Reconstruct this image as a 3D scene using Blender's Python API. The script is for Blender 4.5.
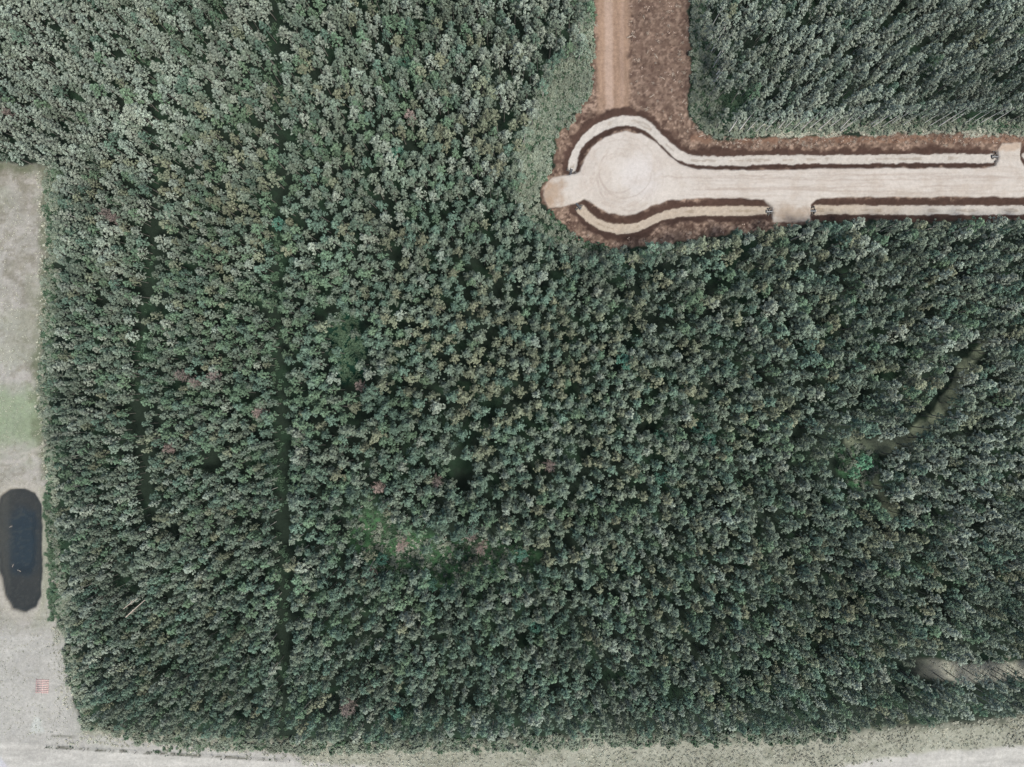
import bpy, math, random
import numpy as np

# ------------------------------------------------------------------ scene, camera, light
scene = bpy.context.scene
for o in list(bpy.data.objects):
    bpy.data.objects.remove(o)
COL = scene.collection
R = math.radians
random.seed(11)
rng = np.random.default_rng(11)

CAM_H = 200.0          # drone height, metres
K = 0.28               # metres on the ground per photo pixel
W, H = 1024, 767
F_PX = CAM_H / K

cam_data = bpy.data.cameras.new('drone_camera')
cam_data.sensor_width = 36.0
cam_data.lens = 36.0 * F_PX / W
cam_data.clip_start = 1.0
cam_data.clip_end = 6000.0
cam = bpy.data.objects.new('drone_camera', cam_data)
cam.location = (0, 0, CAM_H)
cam.rotation_euler = (0, 0, 0)
COL.objects.link(cam)
scene.camera = cam

SUN_EL, SUN_AZ = 62.0, 135.0     # azimuth clockwise from +Y
world = bpy.data.worlds.new('World')
scene.world = world
world.use_nodes = True
wt = world.node_tree
sky = wt.nodes.new('ShaderNodeTexSky')
sky.sky_type = 'NISHITA'
sky.sun_disc = False
sky.sun_elevation = R(SUN_EL)
sky.sun_rotation = R(SUN_AZ)
sky.air_density = 1.0
sky.dust_density = 4.0
sky.ozone_density = 1.0
wt.links.new(sky.outputs[0], wt.nodes['Background'].inputs[0])
wt.nodes['Background'].inputs[1].default_value = 0.065
sun_data = bpy.data.lights.new('sun', 'SUN')
sun_data.energy = 1.5
sun_data.angle = R(14.0)
sun_data.color = (1.0, 0.945, 0.87)
sun = bpy.data.objects.new('sun', sun_data)
sun.rotation_euler = (R(90 - SUN_EL), 0, R(180 - SUN_AZ))
COL.objects.link(sun)
vs = scene.view_settings
vs.view_transform = 'Standard'
vs.look = 'None'
vs.gamma = 1.0
vs.use_curve_mapping = False
vs.exposure = 1.85
scene.cycles.max_bounces = 5
scene.cycles.diffuse_bounces = 3
scene.cycles.transparent_max_bounces = 6

# ------------------------------------------------------------------ helpers
def at(px, py, z=0.0):
    """World x, y of the point at height z that the photo shows at pixel px, py."""
    k = K * (CAM_H - z) / CAM_H
    return (px - 512.0) * k, (383.5 - py) * k

def lin(c):
    c = c / 255.0
    return c / 12.92 if c <= 0.04045 else ((c + 0.055) / 1.055) ** 2.4

def C(r, g, b, e=2.68):
    return np.array([lin(r) / e, lin(g) / e, lin(b) / e])

_tab = np.random.default_rng(5).random((256, 256))
def vnoise(x, y):
    xi = np.floor(x).astype(int); yi = np.floor(y).astype(int)
    fx = x - xi; fy = y - yi
    fx = fx * fx * (3 - 2 * fx); fy = fy * fy * (3 - 2 * fy)
    a = _tab[xi & 255, yi & 255]; b = _tab[(xi + 1) & 255, yi & 255]
    c = _tab[xi & 255, (yi + 1) & 255]; d = _tab[(xi + 1) & 255, (yi + 1) & 255]
    return (a * (1 - fx) + b * fx) * (1 - fy) + (c * (1 - fx) + d * fx) * fy

def fbm(x, y, s, octv=4, off=0.0):
    x = np.asarray(x, float) / s + off * 17.3; y = np.asarray(y, float) / s + off * 9.7
    t = 0; a = 0.5; n = 0
    for _ in range(octv):
        t = t + a * vnoise(x, y); n += a
        x = x * 2.03 + 11.1; y = y * 2.03 + 5.7; a *= 0.55
    return t / n

def sstep(a, b, x):
    t = np.clip((x - a) / (b - a), 0, 1)
    return t * t * (3 - 2 * t)

def sdf(poly, X, Y):
    """Signed distance to a polygon, negative inside."""
    p = np.array(poly, float); q = np.roll(p, -1, 0)
    d = np.full(np.shape(X), 1e18); ins = np.zeros(np.shape(X), bool)
    for (ax, ay), (bx, by) in zip(p, q):
        ex, ey = bx - ax, by - ay
        t = np.clip(((X - ax) * ex + (Y - ay) * ey) / (ex * ex + ey * ey + 1e-9), 0, 1)
        d = np.minimum(d, (X - ax - t * ex) ** 2 + (Y - ay - t * ey) ** 2)
        if ay != by:
            ins ^= ((ay > Y) != (by > Y)) & (X < (bx - ax) * (Y - ay) / (by - ay) + ax)
    d = np.sqrt(d)
    return np.where(ins, -d, d)

def pdist(line, X, Y):
    """Distance to a polyline."""
    d = np.full(np.shape(X), 1e18)
    for (ax, ay), (bx, by) in zip(line[:-1], line[1:]):
        ex, ey = bx - ax, by - ay
        t = np.clip(((X - ax) * ex + (Y - ay) * ey) / (ex * ex + ey * ey + 1e-9), 0, 1)
        d = np.minimum(d, (X - ax - t * ex) ** 2 + (Y - ay - t * ey) ** 2)
    return np.sqrt(d)

def smooth_line(pts, n=6):
    """Catmull-Rom through the points."""
    p = [pts[0]] + list(pts) + [pts[-1]]
    out = []
    for i in range(1, len(p) - 2):
        a, b, c, d = (np.array(v, float) for v in p[i - 1:i + 3])
        for k in range(n):
            t = k / n
            out.append(tuple(0.5 * ((2 * b) + (-a + c) * t + (2 * a - 5 * b + 4 * c - d) * t * t + (-a + 3 * b - 3 * c + d) * t ** 3)))
    out.append(tuple(pts[-1]))
    return out

def mesh_np(name, co, faces, mats, mat_idx=None, smooth=False):
    """Mesh from an (n,3) array and a list of (m,k) index arrays (k = 3 or 4)."""
    me = bpy.data.meshes.new(name)
    co = np.asarray(co, np.float32)
    faces = [np.asarray(f, np.int32) for f in (faces if isinstance(faces, list) else [faces]) if len(f)]
    loops = np.concatenate([f.ravel() for f in faces])
    tot = np.concatenate([np.full(len(f), f.shape[1], np.int32) for f in faces])
    start = np.concatenate([[0], np.cumsum(tot)[:-1]]).astype(np.int32)
    me.vertices.add(len(co)); me.vertices.foreach_set('co', co.ravel())
    me.loops.add(len(loops)); me.loops.foreach_set('vertex_index', loops)
    me.polygons.add(len(tot)); me.polygons.foreach_set('loop_start', start)
    for m in mats:
        me.materials.append(m)
    if mat_idx is not None:
        me.polygons.foreach_set('material_index', np.asarray(mat_idx, np.int32))
    if smooth:
        me.polygons.foreach_set('use_smooth', np.ones(len(tot), bool))
    me.update(calc_edges=True)
    me.validate()
    return me

def link(name, me, parent=None):
    o = bpy.data.objects.new(name, me)
    COL.objects.link(o)
    if parent is not None:
        o.parent = parent
    return o

def tag(o, label=None, cat=None, group=None, kind=None):
    if label: o['label'] = label
    if cat: o['category'] = cat
    if group: o['group'] = group
    if kind: o['kind'] = kind
    return o

class MB:
    """Collects boxes, tubes and quads into one mesh."""
    def __init__(s): s.v = []; s.t = []; s.q = []
    def quad(s, a, b, c, d):
        n = len(s.v); s.v += [a, b, c, d]; s.q.append((n, n + 1, n + 2, n + 3))
    def box(s, c, size, rz=0.0):
        n = len(s.v); ca, sa = math.cos(rz), math.sin(rz)
        for dz in (-.5, .5):
            for dx, dy in ((-.5, -.5), (.5, -.5), (.5, .5), (-.5, .5)):
                x, y = dx * size[0], dy * size[1]
                s.v.append((c[0] + x * ca - y * sa, c[1] + x * sa + y * ca, c[2] + dz * size[2]))
        for f in ((3, 2, 1, 0), (4, 5, 6, 7), (0, 1, 5, 4), (1, 2, 6, 5), (2, 3, 7, 6), (3, 0, 4, 7)):
            s.q.append(tuple(n + i for i in f))
    def tube(s, pts, rad, sides=6, cap=True):
        pts = [np.array(p, float) for p in pts]; base = len(s.v)
        for i, p in enumerate(pts):
            d = pts[min(i + 1, len(pts) - 1)] - pts[max(i - 1, 0)]
            d = d / (np.linalg.norm(d) + 1e-9)
            u = np.cross(d, (0, 0, 1.0) if abs(d[2]) < .9 else (1.0, 0, 0)); u /= np.linalg.norm(u)
            w = np.cross(d, u); r = rad[i] if hasattr(rad, '__len__') else rad
            for k in range(sides):
                a = 2 * math.pi * k / sides
                s.v.append(tuple(p + r * (math.cos(a) * u + math.sin(a) * w)))
        for i in range(len(pts) - 1):
            for k in range(sides):
                a = base + i * sides + k; b = base + i * sides + (k + 1) % sides
                s.q.append((a, b, b + sides, a + sides))
        if cap:
            for i, sg in ((0, -1), (len(pts) - 1, 1)):
                n = len(s.v); s.v.append(tuple(pts[i])); o = base + i * sides
                for k in range(sides):
                    a, b = o + k, o + (k + 1) % sides
                    s.t.append((a, b, n) if sg > 0 else (b, a, n))
    def arrays(s): return np.array(s.v, float), [np.array(s.q, int).reshape(-1, 4), np.array(s.t, int).reshape(-1, 3)]
    def mesh(s, name, mats, smooth=False):
        v, f = s.arrays()
        return mesh_np(name, v, f, mats, smooth=smooth)

# ------------------------------------------------------------------ materials
def new_mat(name):
    m = bpy.data.materials.new(name); m.use_nodes = True
    t = m.node_tree
    for n in list(t.nodes):
        t.nodes.remove(n)
    out = t.nodes.new('ShaderNodeOutputMaterial')
    return m, t, out

def nd(t, kind, **kw):
    n = t.nodes.new(kind)
    for k, v in kw.items():
        setattr(n, k, v)
    return n

def math_node(t, op, a, b):
    n = nd(t, 'ShaderNodeMath', operation=op)
    for i, v in enumerate((a, b)):
        if hasattr(v, 'is_output'): t.links.new(v, n.inputs[i])
        else: n.inputs[i].default_value = v
    return n.outputs[0]

def scale_color(t, col, fac):
    n = nd(t, 'ShaderNodeVectorMath', operation='SCALE')
    if hasattr(col, 'is_output'): t.links.new(col, n.inputs[0])
    else: n.inputs[0].default_value = tuple(col[:3])
    t.links.new(fac, n.inputs['Scale'])
    return n.outputs[0]

def map_range(t, v, a, b, c, d):
    n = nd(t, 'ShaderNodeMapRange')
    t.links.new(v, n.inputs[0])
    for i, x in enumerate((a, b, c, d)):
        n.inputs[i + 1].default_value = x
    return n.outputs[0]

def noise_tex(t, scale, detail=4.0, vec=None, rough=.55):
    n = nd(t, 'ShaderNodeTexNoise')
    n.inputs['Scale'].default_value = scale; n.inputs['Detail'].default_value = detail
    n.inputs['Roughness'].default_value = rough
    if vec is not None: t.links.new(vec, n.inputs['Vector'])
    return n.outputs[0]

def leaf_mat(name, col, trans=.15, jitter=.20, hue=.03, bough=False):
    m, t, out = new_mat(name)
    info = nd(t, 'ShaderNodeObjectInfo')
    geo = nd(t, 'ShaderNodeNewGeometry')
    f = map_range(t, info.outputs['Random'], 0, 1, 1 - jitter, 1 + jitter)
    g = map_range(t, geo.outputs['Random Per Island'], 0, 1, .80, 1.20)
    if bough:
        ba = nd(t, 'ShaderNodeAttribute', attribute_name='bough')
        g = math_node(t, 'MULTIPLY', g, map_range(t, ba.outputs['Fac'], 0, 1, .74, 1.24))
    st = map_range(t, noise_tex(t, .045, 3, info.outputs['Location']), .3, .7, .74, 1.22)
    f = math_node(t, 'MULTIPLY', math_node(t, 'MULTIPLY', f, g), st)
    # a second per-tree number pushes the hue from cooler to browner
    wn = nd(t, 'ShaderNodeTexWhiteNoise', noise_dimensions='1D')
    t.links.new(info.outputs['Random'], wn.inputs['W'])
    mx = nd(t, 'ShaderNodeMix', data_type='RGBA')
    t.links.new(wn.outputs['Value'], mx.inputs[0])
    mx.inputs[6].default_value = (col[0] * (1 - hue * 1.3), col[1], col[2] * (1 + hue * .5), 1)
    mx.inputs[7].default_value = (col[0] * (1 + hue * 1.5), col[1], col[2] * (1 - hue * .4), 1)
    c = scale_color(t, mx.outputs[2], f)
    d = nd(t, 'ShaderNodeBsdfDiffuse'); tr = nd(t, 'ShaderNodeBsdfTranslucent')
    t.links.new(c, d.inputs[0]); t.links.new(c, tr.inputs[0])
    mix = nd(t, 'ShaderNodeMixShader'); mix.inputs[0].default_value = trans
    t.links.new(d.outputs[0], mix.inputs[1]); t.links.new(tr.outputs[0], mix.inputs[2])
    t.links.new(mix.outputs[0], out.inputs[0])
    return m

def solid_mat(name, col, rough=.8, var=.25, scale=2.0, metallic=0.0, bump=0.0):
    m, t, out = new_mat(name)
    b = nd(t, 'ShaderNodeBsdfPrincipled')
    geo = nd(t, 'ShaderNodeNewGeometry')
    f = map_range(t, noise_tex(t, scale, 5, geo.outputs['Position']), .3, .7, 1 - var, 1 + var)
    t.links.new(scale_color(t, col, f), b.inputs['Base Color'])
    b.inputs['Roughness'].default_value = rough
    b.inputs['Metallic'].default_value = metallic
    t.links.new(b.outputs[0], out.inputs[0])
    return m

def ground_mat():
    m, t, out = new_mat('soil_and_gravel')
    at_ = nd(t, 'ShaderNodeAttribute', attribute_name='albedo')
    geo = nd(t, 'ShaderNodeNewGeometry'); P = geo.outputs['Position']
    fine = map_range(t, noise_tex(t, 5.0, 4, P, .7), .25, .75, .72, 1.28)
    mid = map_range(t, noise_tex(t, 1.1, 5, P, .65), .25, .75, .80, 1.20)
    big = map_range(t, noise_tex(t, .13, 4, P), .3, .7, .92, 1.08)
    f = math_node(t, 'MULTIPLY', math_node(t, 'MULTIPLY', fine, mid), big)
    # rough ground takes the full mottling, packed gravel less of it
    k = nd(t, 'ShaderNodeMix', data_type='FLOAT')
    rg = nd(t, 'ShaderNodeAttribute', attribute_name='rough')
    t.links.new(rg.outputs['Fac'], k.inputs[0]); k.inputs[2].default_value = 1.0
    t.links.new(f, k.inputs[3])
    b = nd(t, 'ShaderNodeBsdfPrincipled'); b.inputs['Roughness'].default_value = .95
    b.inputs['Specular IOR Level'].default_value = .1
    t.links.new(scale_color(t, at_.outputs['Color'], k.outputs[0]), b.inputs['Base Color'])
    bp = nd(t, 'ShaderNodeBump'); bp.inputs['Strength'].default_value = .5; bp.inputs['Distance'].default_value = .12
    t.links.new(noise_tex(t, 3.0, 6, P, .7), bp.inputs['Height'])
    t.links.new(bp.outputs[0], b.inputs['Normal'])
    t.links.new(b.outputs[0], out.inputs[0])
    return m

M_GROUND = ground_mat()
TONES = [('grey-green', leaf_mat('leaf_grey_green', (.120, .156, .121), bough=True)),
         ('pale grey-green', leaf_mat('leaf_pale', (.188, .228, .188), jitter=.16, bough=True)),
         ('blue-green', leaf_mat('leaf_blue_green', (.094, .144, .110), bough=True)),
         ('green', leaf_mat('leaf_green', (.100, .154, .102), bough=True)),
         ('olive-grey', leaf_mat('leaf_olive', (.142, .164, .114), bough=True))]
M_TEAL = leaf_mat('leaf_teal', (.056, .118, .088), hue=.05)
M_BRIGHT = leaf_mat('leaf_bright_green', (.070, .160, .102), hue=.05)
M_SCRUB = leaf_mat('leaf_scrub', (.165, .198, .155))
M_SCRUB2 = leaf_mat('leaf_scrub_dark', (.060, .100, .065))
M_STRAW = leaf_mat('dry_grass', (.36, .375, .31), trans=.15)
M_GRASS = leaf_mat('green_grass', (.070, .112, .072), trans=.15)
M_BARK = solid_mat('pale_bark', (.40, .39, .35), var=.35, scale=3.0)
M_WHITE = solid_mat('white_bark', (.62, .61, .56), var=.25, scale=3.0)
M_BARK_GREY = solid_mat('grey_bark', (.13, .125, .11), var=.35, scale=3.0)
M_TWIG = leaf_mat('bare_twigs', (.150, .126, .112), trans=0.0, jitter=.25)
M_WOOD = solid_mat('cut_wood', (.25, .215, .175), var=.3, scale=3.0)
M_BARKDK = solid_mat('brown_bark', (.12, .085, .065), var=.35, scale=3.0)

# ------------------------------------------------------------------ layout of the place (pixel coordinates on the ground)
GRAVEL = [(547, 183), (553, 178), (570, 175), (580, 171), (584, 160), (592, 147), (605, 137), (625, 131.5), (641, 134), (655, 141),
          (668, 154), (680, 164), (697, 169.5), (720, 170.5), (780, 170), (850, 168.5), (985, 168), (995, 165), (999, 157), (998, 150),
          (1002, 144), (1020, 143), (1021, 160), (1024, 166), (1140, 166), (1140, 197), (850, 196.6), (830, 197), (816, 199), (811, 204), (810, 221), (774, 222), (772, 207), (764, 199),
          (740, 197.7), (690, 198), (668, 200), (650, 207), (637, 214), (625, 216), (610, 213), (595, 205), (585, 199), (575, 203),
          (560, 207), (548, 208), (544, 195)]
DITCHES = [smooth_line([(571.5, 168), (576, 151), (588, 135.6), (604.8, 124.8), (625, 119.7), (643.7, 123.7), (657.3, 133.9), (669, 145.8),
                        (682.7, 156), (703, 160.3), (780, 159.3), (880, 158.2), (993, 157.6)]),
           smooth_line([(581, 208.5), (591, 218.7), (606.5, 226.5), (625, 228.8), (643.7, 224.4), (662.4, 216), (682.7, 211.5), (710, 210.9), (767, 210.2)]),
           [(816.5, 209.5), (1140, 209.8)],
           [(1028, 155), (1140, 155)]]
SOIL = [(592, -120), (594, 40), (590, 95), (573, 118), (558, 134), (553, 165), (545, 178), (543, 195), (545, 212), (560, 222), (575, 238),
        (600, 247), (640, 248), (680, 241), (720, 234), (770, 229), (815, 223), (815, 217), (1140, 218), (1140, 136), (900, 134), (760, 138),
        (720, 141), (700, 131), (688, 118), (690, 60), (686, -120)]
FIELD = [(-900, 163), (0, 163), (46, 167), (49, 250), (45, 330), (40, 372), (42, 430), (52, 470), (57, 540), (60, 600), (66, 650), (72, 700),
         (84, 733), (140, 741), (300, 755), (300, 1400), (-900, 1400)]
VERGE = [(60, 724), (140, 733), (280, 744), (450, 744), (600, 738), (750, 738), (850, 733), (950, 726), (1140, 706), (1140, 1000), (60, 1000)]
TRACK_L = [(-300, 741), (0, 742), (50, 748), (150, 754), (320, 764), (500, 775), (500, 830), (-300, 830)]
TRACK_R = [(760, 775), (837, 766), (927, 752), (1024, 746), (1200, 738), (1200, 830), (760, 830)]
POND = [(0, 496), (10, 490), (24, 489), (35, 494), (40.5, 506), (41.5, 540), (41, 575), (40, 595), (35, 606), (24, 612), (12, 609), (5, 596), (0, 575),
        (-5, 545), (-5, 512)]
PATH = smooth_line([(985, 345), (968, 362), (956, 388), (932, 418), (908, 438), (880, 447), (850, 446)])
PATH_B = smooth_line([(868, 462), (880, 492), (892, 512)])
STRIP_R = [(915, 668), (935, 668), (960, 674), (1000, 672), (1080, 664)]
GREEN_C = [(352, 520), (372, 508), (400, 530), (440, 540), (500, 545), (540, 552), (530, 566), (480, 572), (440, 585), (405, 575), (372, 562), (355, 545)]
GREEN_D = [(330, 318), (348, 308), (360, 322), (366, 350), (360, 380), (340, 384), (330, 358)]
GREEN_E = [(838, 455), (858, 446), (876, 452), (880, 474), (862, 488), (845, 478)]
GREEN_F = [(718, 78), (745, 84), (748, 100), (728, 122), (716, 112)]
RIDE = [(274, -80), (276, 60), (278, 150), (275, 270), (279, 400), (281, 560), (281, 760)]
RIDE_B = [(146, 60), (152, 170), (147, 280), (136, 330), (134, 420), (146, 520)]

def build_ground():
    def seq(a, b, s): return list(np.arange(a, b, s))
    fx = seq(-80, 536, 1.6) + seq(536, 1090, 1.0)
    fy = seq(-70, 264, 1.0) + seq(264, 830, 1.6)
    ext = [12, 40, 100, 220, 500, 1000, 2000, 4200]
    px = np.array([fx[0] - e for e in reversed(ext)] + fx + [fx[-1] + e for e in ext])
    py = np.array([fy[0] - e for e in reversed(ext)] + fy + [fy[-1] + e for e in ext])
    PX, PY = np.meshgrid(px, py, indexing='ij')
    nx, ny = PX.shape
    X = (PX - 512) * K; Y = (383.5 - PY) * K
    w1 = (fbm(PX, PY, 9, 3, 1) - .5); w2 = (fbm(PX, PY, 9, 3, 2) - .5)
    n_big = fbm(PX, PY, 70, 4, 3); n_mid = fbm(PX, PY, 16, 4, 4); n_fine = fbm(PX, PY, 4, 4, 5)
    col = np.zeros(PX.shape + (3,)); rough = np.ones(PX.shape)
    def paint(mask, c):
        m = mask[..., None]
        c = np.asarray(c)
        col[:] = col * (1 - m) + c * m
    def setr(mask, v): rough[:] = rough * (1 - mask) + v * mask
    # forest floor
    paint(np.ones(PX.shape), C(44, 58, 48))
    paint(sstep(.5, .7, n_mid) * .8, C(50, 74, 56))
    Z = (n_mid - .5) * .5
    # grassy clearings
    for poly, c in ((GREEN_C, C(84, 126, 88)), (GREEN_D, C(30, 66, 52)), (GREEN_E, C(98, 146, 106)), (GREEN_F, C(36, 74, 54))):
        d = sdf(poly, PX + w1 * 14, PY + w2 * 14)
        paint(sstep(6, -4, d), c * (0.55 + .7 * fbm(PX, PY, 9, 4, 61)[..., None]))
    d = pdist(PATH, PX + w1 * 10, PY + w2 * 10) + (n_mid - .5) * 7
    path_m = sstep(9, 3, d); paint(path_m * .9, C(142, 154, 130) * (.8 + .4 * n_mid[..., None]))
    d2 = pdist(PATH_B, PX + w1 * 3, PY + w2 * 3); paint(sstep(7, 2, d2 + (n_mid - .5) * 8) * .8, C(118, 128, 108))
    d3 = pdist(STRIP_R, PX + w1 * 6, PY + w2 * 4); strip_m = sstep(12, 6, d3) * sstep(905, 950, PX); paint(strip_m, C(190, 192, 176))
    # field, verge, tracks
    dv = sdf(VERGE, PX + w1 * 16, PY + w2 * 10)
    vm = sstep(7, -6, dv)
    vt = (.55 * n_fine + .45 * n_mid)[..., None]
    paint(vm, C(146, 150, 132) * (1 - vt) + C(198, 201, 186) * vt)
    paint(vm * sstep(.52, .66, fbm(PX * .6, PY, 7, 4, 14)) * .45, C(124, 130, 110))
    df = sdf(FIELD, PX + w1 * 6, PY + w2 * 8)
    fm = sstep(3.0, -2.5, df)
    dry = C(174, 174, 165)
    paint(fm, dry)
    paint(fm * sstep(.45, .68, n_big) * .5, C(190, 192, 186))
    paint(fm * sstep(.5, .66, n_mid) * .6, C(152, 149, 137))
    paint(fm * sstep(.5, .64, fbm(PX, PY, 7, 3, 73)) * .5, C(196, 194, 188))
    paint(fm * sstep(.52, .66, n_fine) * .5, C(140, 138, 122))
    gp = sdf([(-200, 392), (30, 388), (44, 398), (44, 430), (40, 444), (10, 446), (-200, 440)], PX + w1 * 14, PY + w2 * 18)
    paint(fm * sstep(7, -10, gp) * .8, C(150, 170, 138) * (.85 + .3 * n_fine[..., None]))
    paint(fm * sstep(.52, .75, fbm(PX, PY, 30, 3, 9)) * .35, C(160, 168, 146))
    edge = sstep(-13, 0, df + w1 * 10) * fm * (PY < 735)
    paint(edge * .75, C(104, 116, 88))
    low = sstep(612, 650, PY) * fm
    paint(low * .7, C(198, 200, 195))
    for q, yy in ((0, 451), (1, 457), (2, 464)):   # vehicle marks above the pond
        yl = yy + 5 * np.sin(PX / 17 + q) - 12 * sstep(10, 60, PX)
        paint(fm * sstep(2.2, .4, np.abs(PY - yl)) * .35 * (PX < 52), C(206, 202, 194))
    yl = 637 + 2 * np.sin(PX / 13)
    paint(fm * sstep(2.4, .5, np.abs(PY - yl)) * .4 * (PX < 45), C(205, 207, 203))
    wp = sdf([(31, 722), (37, 717), (43, 720), (42, 727), (44, 733), (35, 734), (31, 729)], PX + w1 * 7, PY + w2 * 7)
    paint(sstep(1.5, -1.5, wp), C(206, 212, 206))
    tl = np.minimum(sdf(TRACK_L, PX + w1 * 3, PY + w2 * 6), sdf(TRACK_R, PX + w1 * 3, PY + w2 * 7))
    tm = sstep(3, -2, tl)
    streak = fbm(PX * .09, PY + PX * np.where(PX < 512, -.04, .1), 2.6, 3, 6)
    paint(tm, C(206, 207, 200) * (.78 + .42 * streak[..., None]))
    gl = sdf([(-200, 757), (0, 757), (9, 768), (0, 790), (-200, 790)], PX, PY)
    paint(sstep(2, -2, gl), C(214, 216, 222))
    gx = np.abs(PY - (747 + (PX - 48) * .058 + (w1 * 1.5)))
    paint(sstep(1.8, .4, gx) * (PX > 46) * sstep(290, 240, PX) * sstep(.38, .5, fbm(PX, PY, 5, 2, 8)) * .85, C(84, 86, 70))
    gx = np.abs(PY - (736 + (PX - 48) * .03 + (w1 * 2)))
    paint(sstep(1.8, .4, gx) * (PX > 50) * sstep(80, 70, PX) * .6, C(96, 98, 82))
    # pond: bank, muddy bench, deep middle
    dp = sdf(POND, PX + w1 * 3, PY + w2 * 3)
    paint(sstep(15, 4, dp) * .6, C(196, 194, 182) * (.85 + .3 * n_fine[..., None]))
    paint(sstep(12, 6, dp) * sstep(36, 46, PX) * (PY < 640) * (PY > 480) * .6, C(150, 158, 134))
    paint(sstep(2.0, -1.2, dp), C(66, 63, 56) * (.7 + .6 * n_mid[..., None]))
    deep = sdf([(9, 518), (20, 508), (32, 514), (32, 560), (27, 575), (12, 572), (9, 545)], PX + (n_mid - .5) * 10, PY + (n_big - .5) * 20)
    paint(sstep(9, -5, deep), C(38, 56, 70))
    paint(sstep(-2, -4, dp) * sstep(.6, .7, fbm(PX, PY, 2.2, 2, 75)) * .3, C(104, 102, 90))
    paint(sstep(-1, -3, dp) * sstep(10, 4, PX) * .5, C(104, 102, 90))
    Z = np.where(dp < 40, Z * .2, Z)
    Z = Z - .9 * sstep(3, -4, dp) - 1.8 * sstep(3, -8, deep)
    # bare soil of the road works
    ds = sdf(SOIL, PX + w1 * 11, PY + w2 * 10)
    sm = sstep(2.0, -1.5, ds)
    tt = n_mid[..., None]
    paint(sm, C(106, 90, 80) * (1 - tt) + C(148, 126, 110) * tt)
    paint(sm * sstep(.48, .62, n_fine) * .6, C(170, 148, 130))
    paint(sm * sstep(.55, .68, fbm(PX, PY, 3, 3, 71)) * .7, C(80, 62, 55))
    paint(sm * sstep(.57, .68, fbm(PX, PY, 2.4, 3, 72)) * .7, C(196, 172, 154))
    paint(sm * sstep(.55, .7, fbm(PX, PY, 10, 4, 12)) * .6, C(88, 68, 60))
    up = sstep(118, 104, PY)
    rt = sstep(626, 636, PX + w1 * 10) * up
    paint(sm * rt * .42, C(112, 94, 84) * (.55 + .95 * fbm(PX, PY, 6, 4, 15)[..., None]))
    tr = sstep(19, 13, np.abs(PX - 613 + w1 * 6)) * up
    paint(sm * tr * .85, C(180, 154, 133) * (.72 + .5 * fbm(PX, PY * .15, 3, 3, 16)[..., None]))
    paint(sm * up * sstep(5.5, 2.5, np.abs(PX - 609 - (PY - 60) * .01 + w1 * 3)) * .7, C(204, 182, 166))
    paint(sm * up * sstep(3, 1, np.abs(PX - 622 + w1 * 3)) * .4, C(190, 166, 150))
    rust = sstep(5, 1.5, np.abs(PY - 139 - w2 * 8)) * (PX > 690)
    paint(sm * rust * .55, C(150, 118, 98) * (.7 + .6 * n_fine[..., None]))
    setr(sm, 1.25)
    Z = np.where(sm > .5, Z * .35, Z)
    # ditches
    Dm = np.full(PX.shape, 1e9)
    for ln in DITCHES:
        Dm = np.minimum(Dm, pdist(ln, PX, PY))
    dg = sdf(GRAVEL, PX + w1 * 3.0, PY + w2 * 3.0)
    n_low = fbm(PX, PY, 26, 3, 85) - .5
    Dw = Dm + (n_fine - .5) * 2.4 + n_low * 5
    south = PY > 185
    lim = np.where(south, 13.5, 12.5) + w1 * 9
    fresh = sstep(lim, lim - 4, Dw)
    paint(fresh, C(86, 68, 60) * (.75 + .5 * n_fine[..., None]))
    mg = sstep(1.2, -.8, dg)
    gcol = C(223, 218, 209)
    paint(mg, gcol)
    st = fbm(PX * .06, PY, 2.2, 4, 7)
    lane = mg * sstep(660, 720, PX)
    paint(lane * sstep(.5, .66, st) * .35, C(200, 190, 177))
    paint(lane * sstep(.62, .7, fbm(PX * .03, PY, 1.3, 3, 17)) * .28, C(178, 166, 154))
    rr = np.hypot(PX - 621, PY - 176); an = np.arctan2(PY - 176, PX - 621)
    ring = fbm(rr * 1.0, an * 5, 1.5, 3, 10)
    ringm = mg * sstep(48, 36, rr) * sstep(15, 24, rr)
    paint(ringm * sstep(.52, .68, ring) * .35, C(190, 178, 166))
    paint(mg * sstep(30, 10, np.hypot(PX - 640, PY - 176)) * .6, C(232, 230, 227))
    paint(mg * sstep(.5, .7, n_mid) * .25, C(200, 188, 174))
    for cx, cy, rx, ry, c in ((551, 194, 13, 18, C(184, 158, 132)), (792, 216, 22, 10, C(184, 166, 146)), (1010, 147, 14, 5, C(206, 186, 166))):
        q = np.hypot((PX - cx) / rx, (PY - cy) / ry) + w1 * 1.1 + (n_fine - .5) * .8
        paint(mg * sstep(1.3, .4, q) * .8, c * (.9 + .25 * n_fine[..., None]))
    paint(mg * sstep(.54, .66, fbm(PX, PY, 13, 4, 86)) * .3, C(204, 194, 180))
    for cx, cy, rr_ in ((625, 172, 26), (630, 178, 33), (618, 174, 19)):      # wheel marks of turning trucks
        paint(mg * sstep(1.1, .3, np.abs(np.hypot(PX - cx, PY - cy) - rr_ + w1 * 2)) * sstep(.42, .55, fbm(PX, PY, 15, 2, 87)) * .3, C(176, 162, 150))
    for yy in (176, 179, 187, 190.5):
        paint(mg * sstep(1.1, .3, np.abs(PY - yy + w2 * 3 + np.sin(PX / 60 + yy) * 1.2)) * (PX > 660) * sstep(.4, .55, fbm(PX * .3, PY, 12, 2, 88)) * .4, C(184, 170, 158))
    setr(mg, .55)
    bot = sstep(5.1, 3.8, Dm + n_low * 3.0 + (n_fine - .5) * 2.6 + (n_mid - .5) * 2.0)
    bt = (.6 * n_fine + .4 * n_mid)[..., None]
    warm = (sstep(960, 820, PX + w1 * 60) * south)[..., None] * .7
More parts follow.
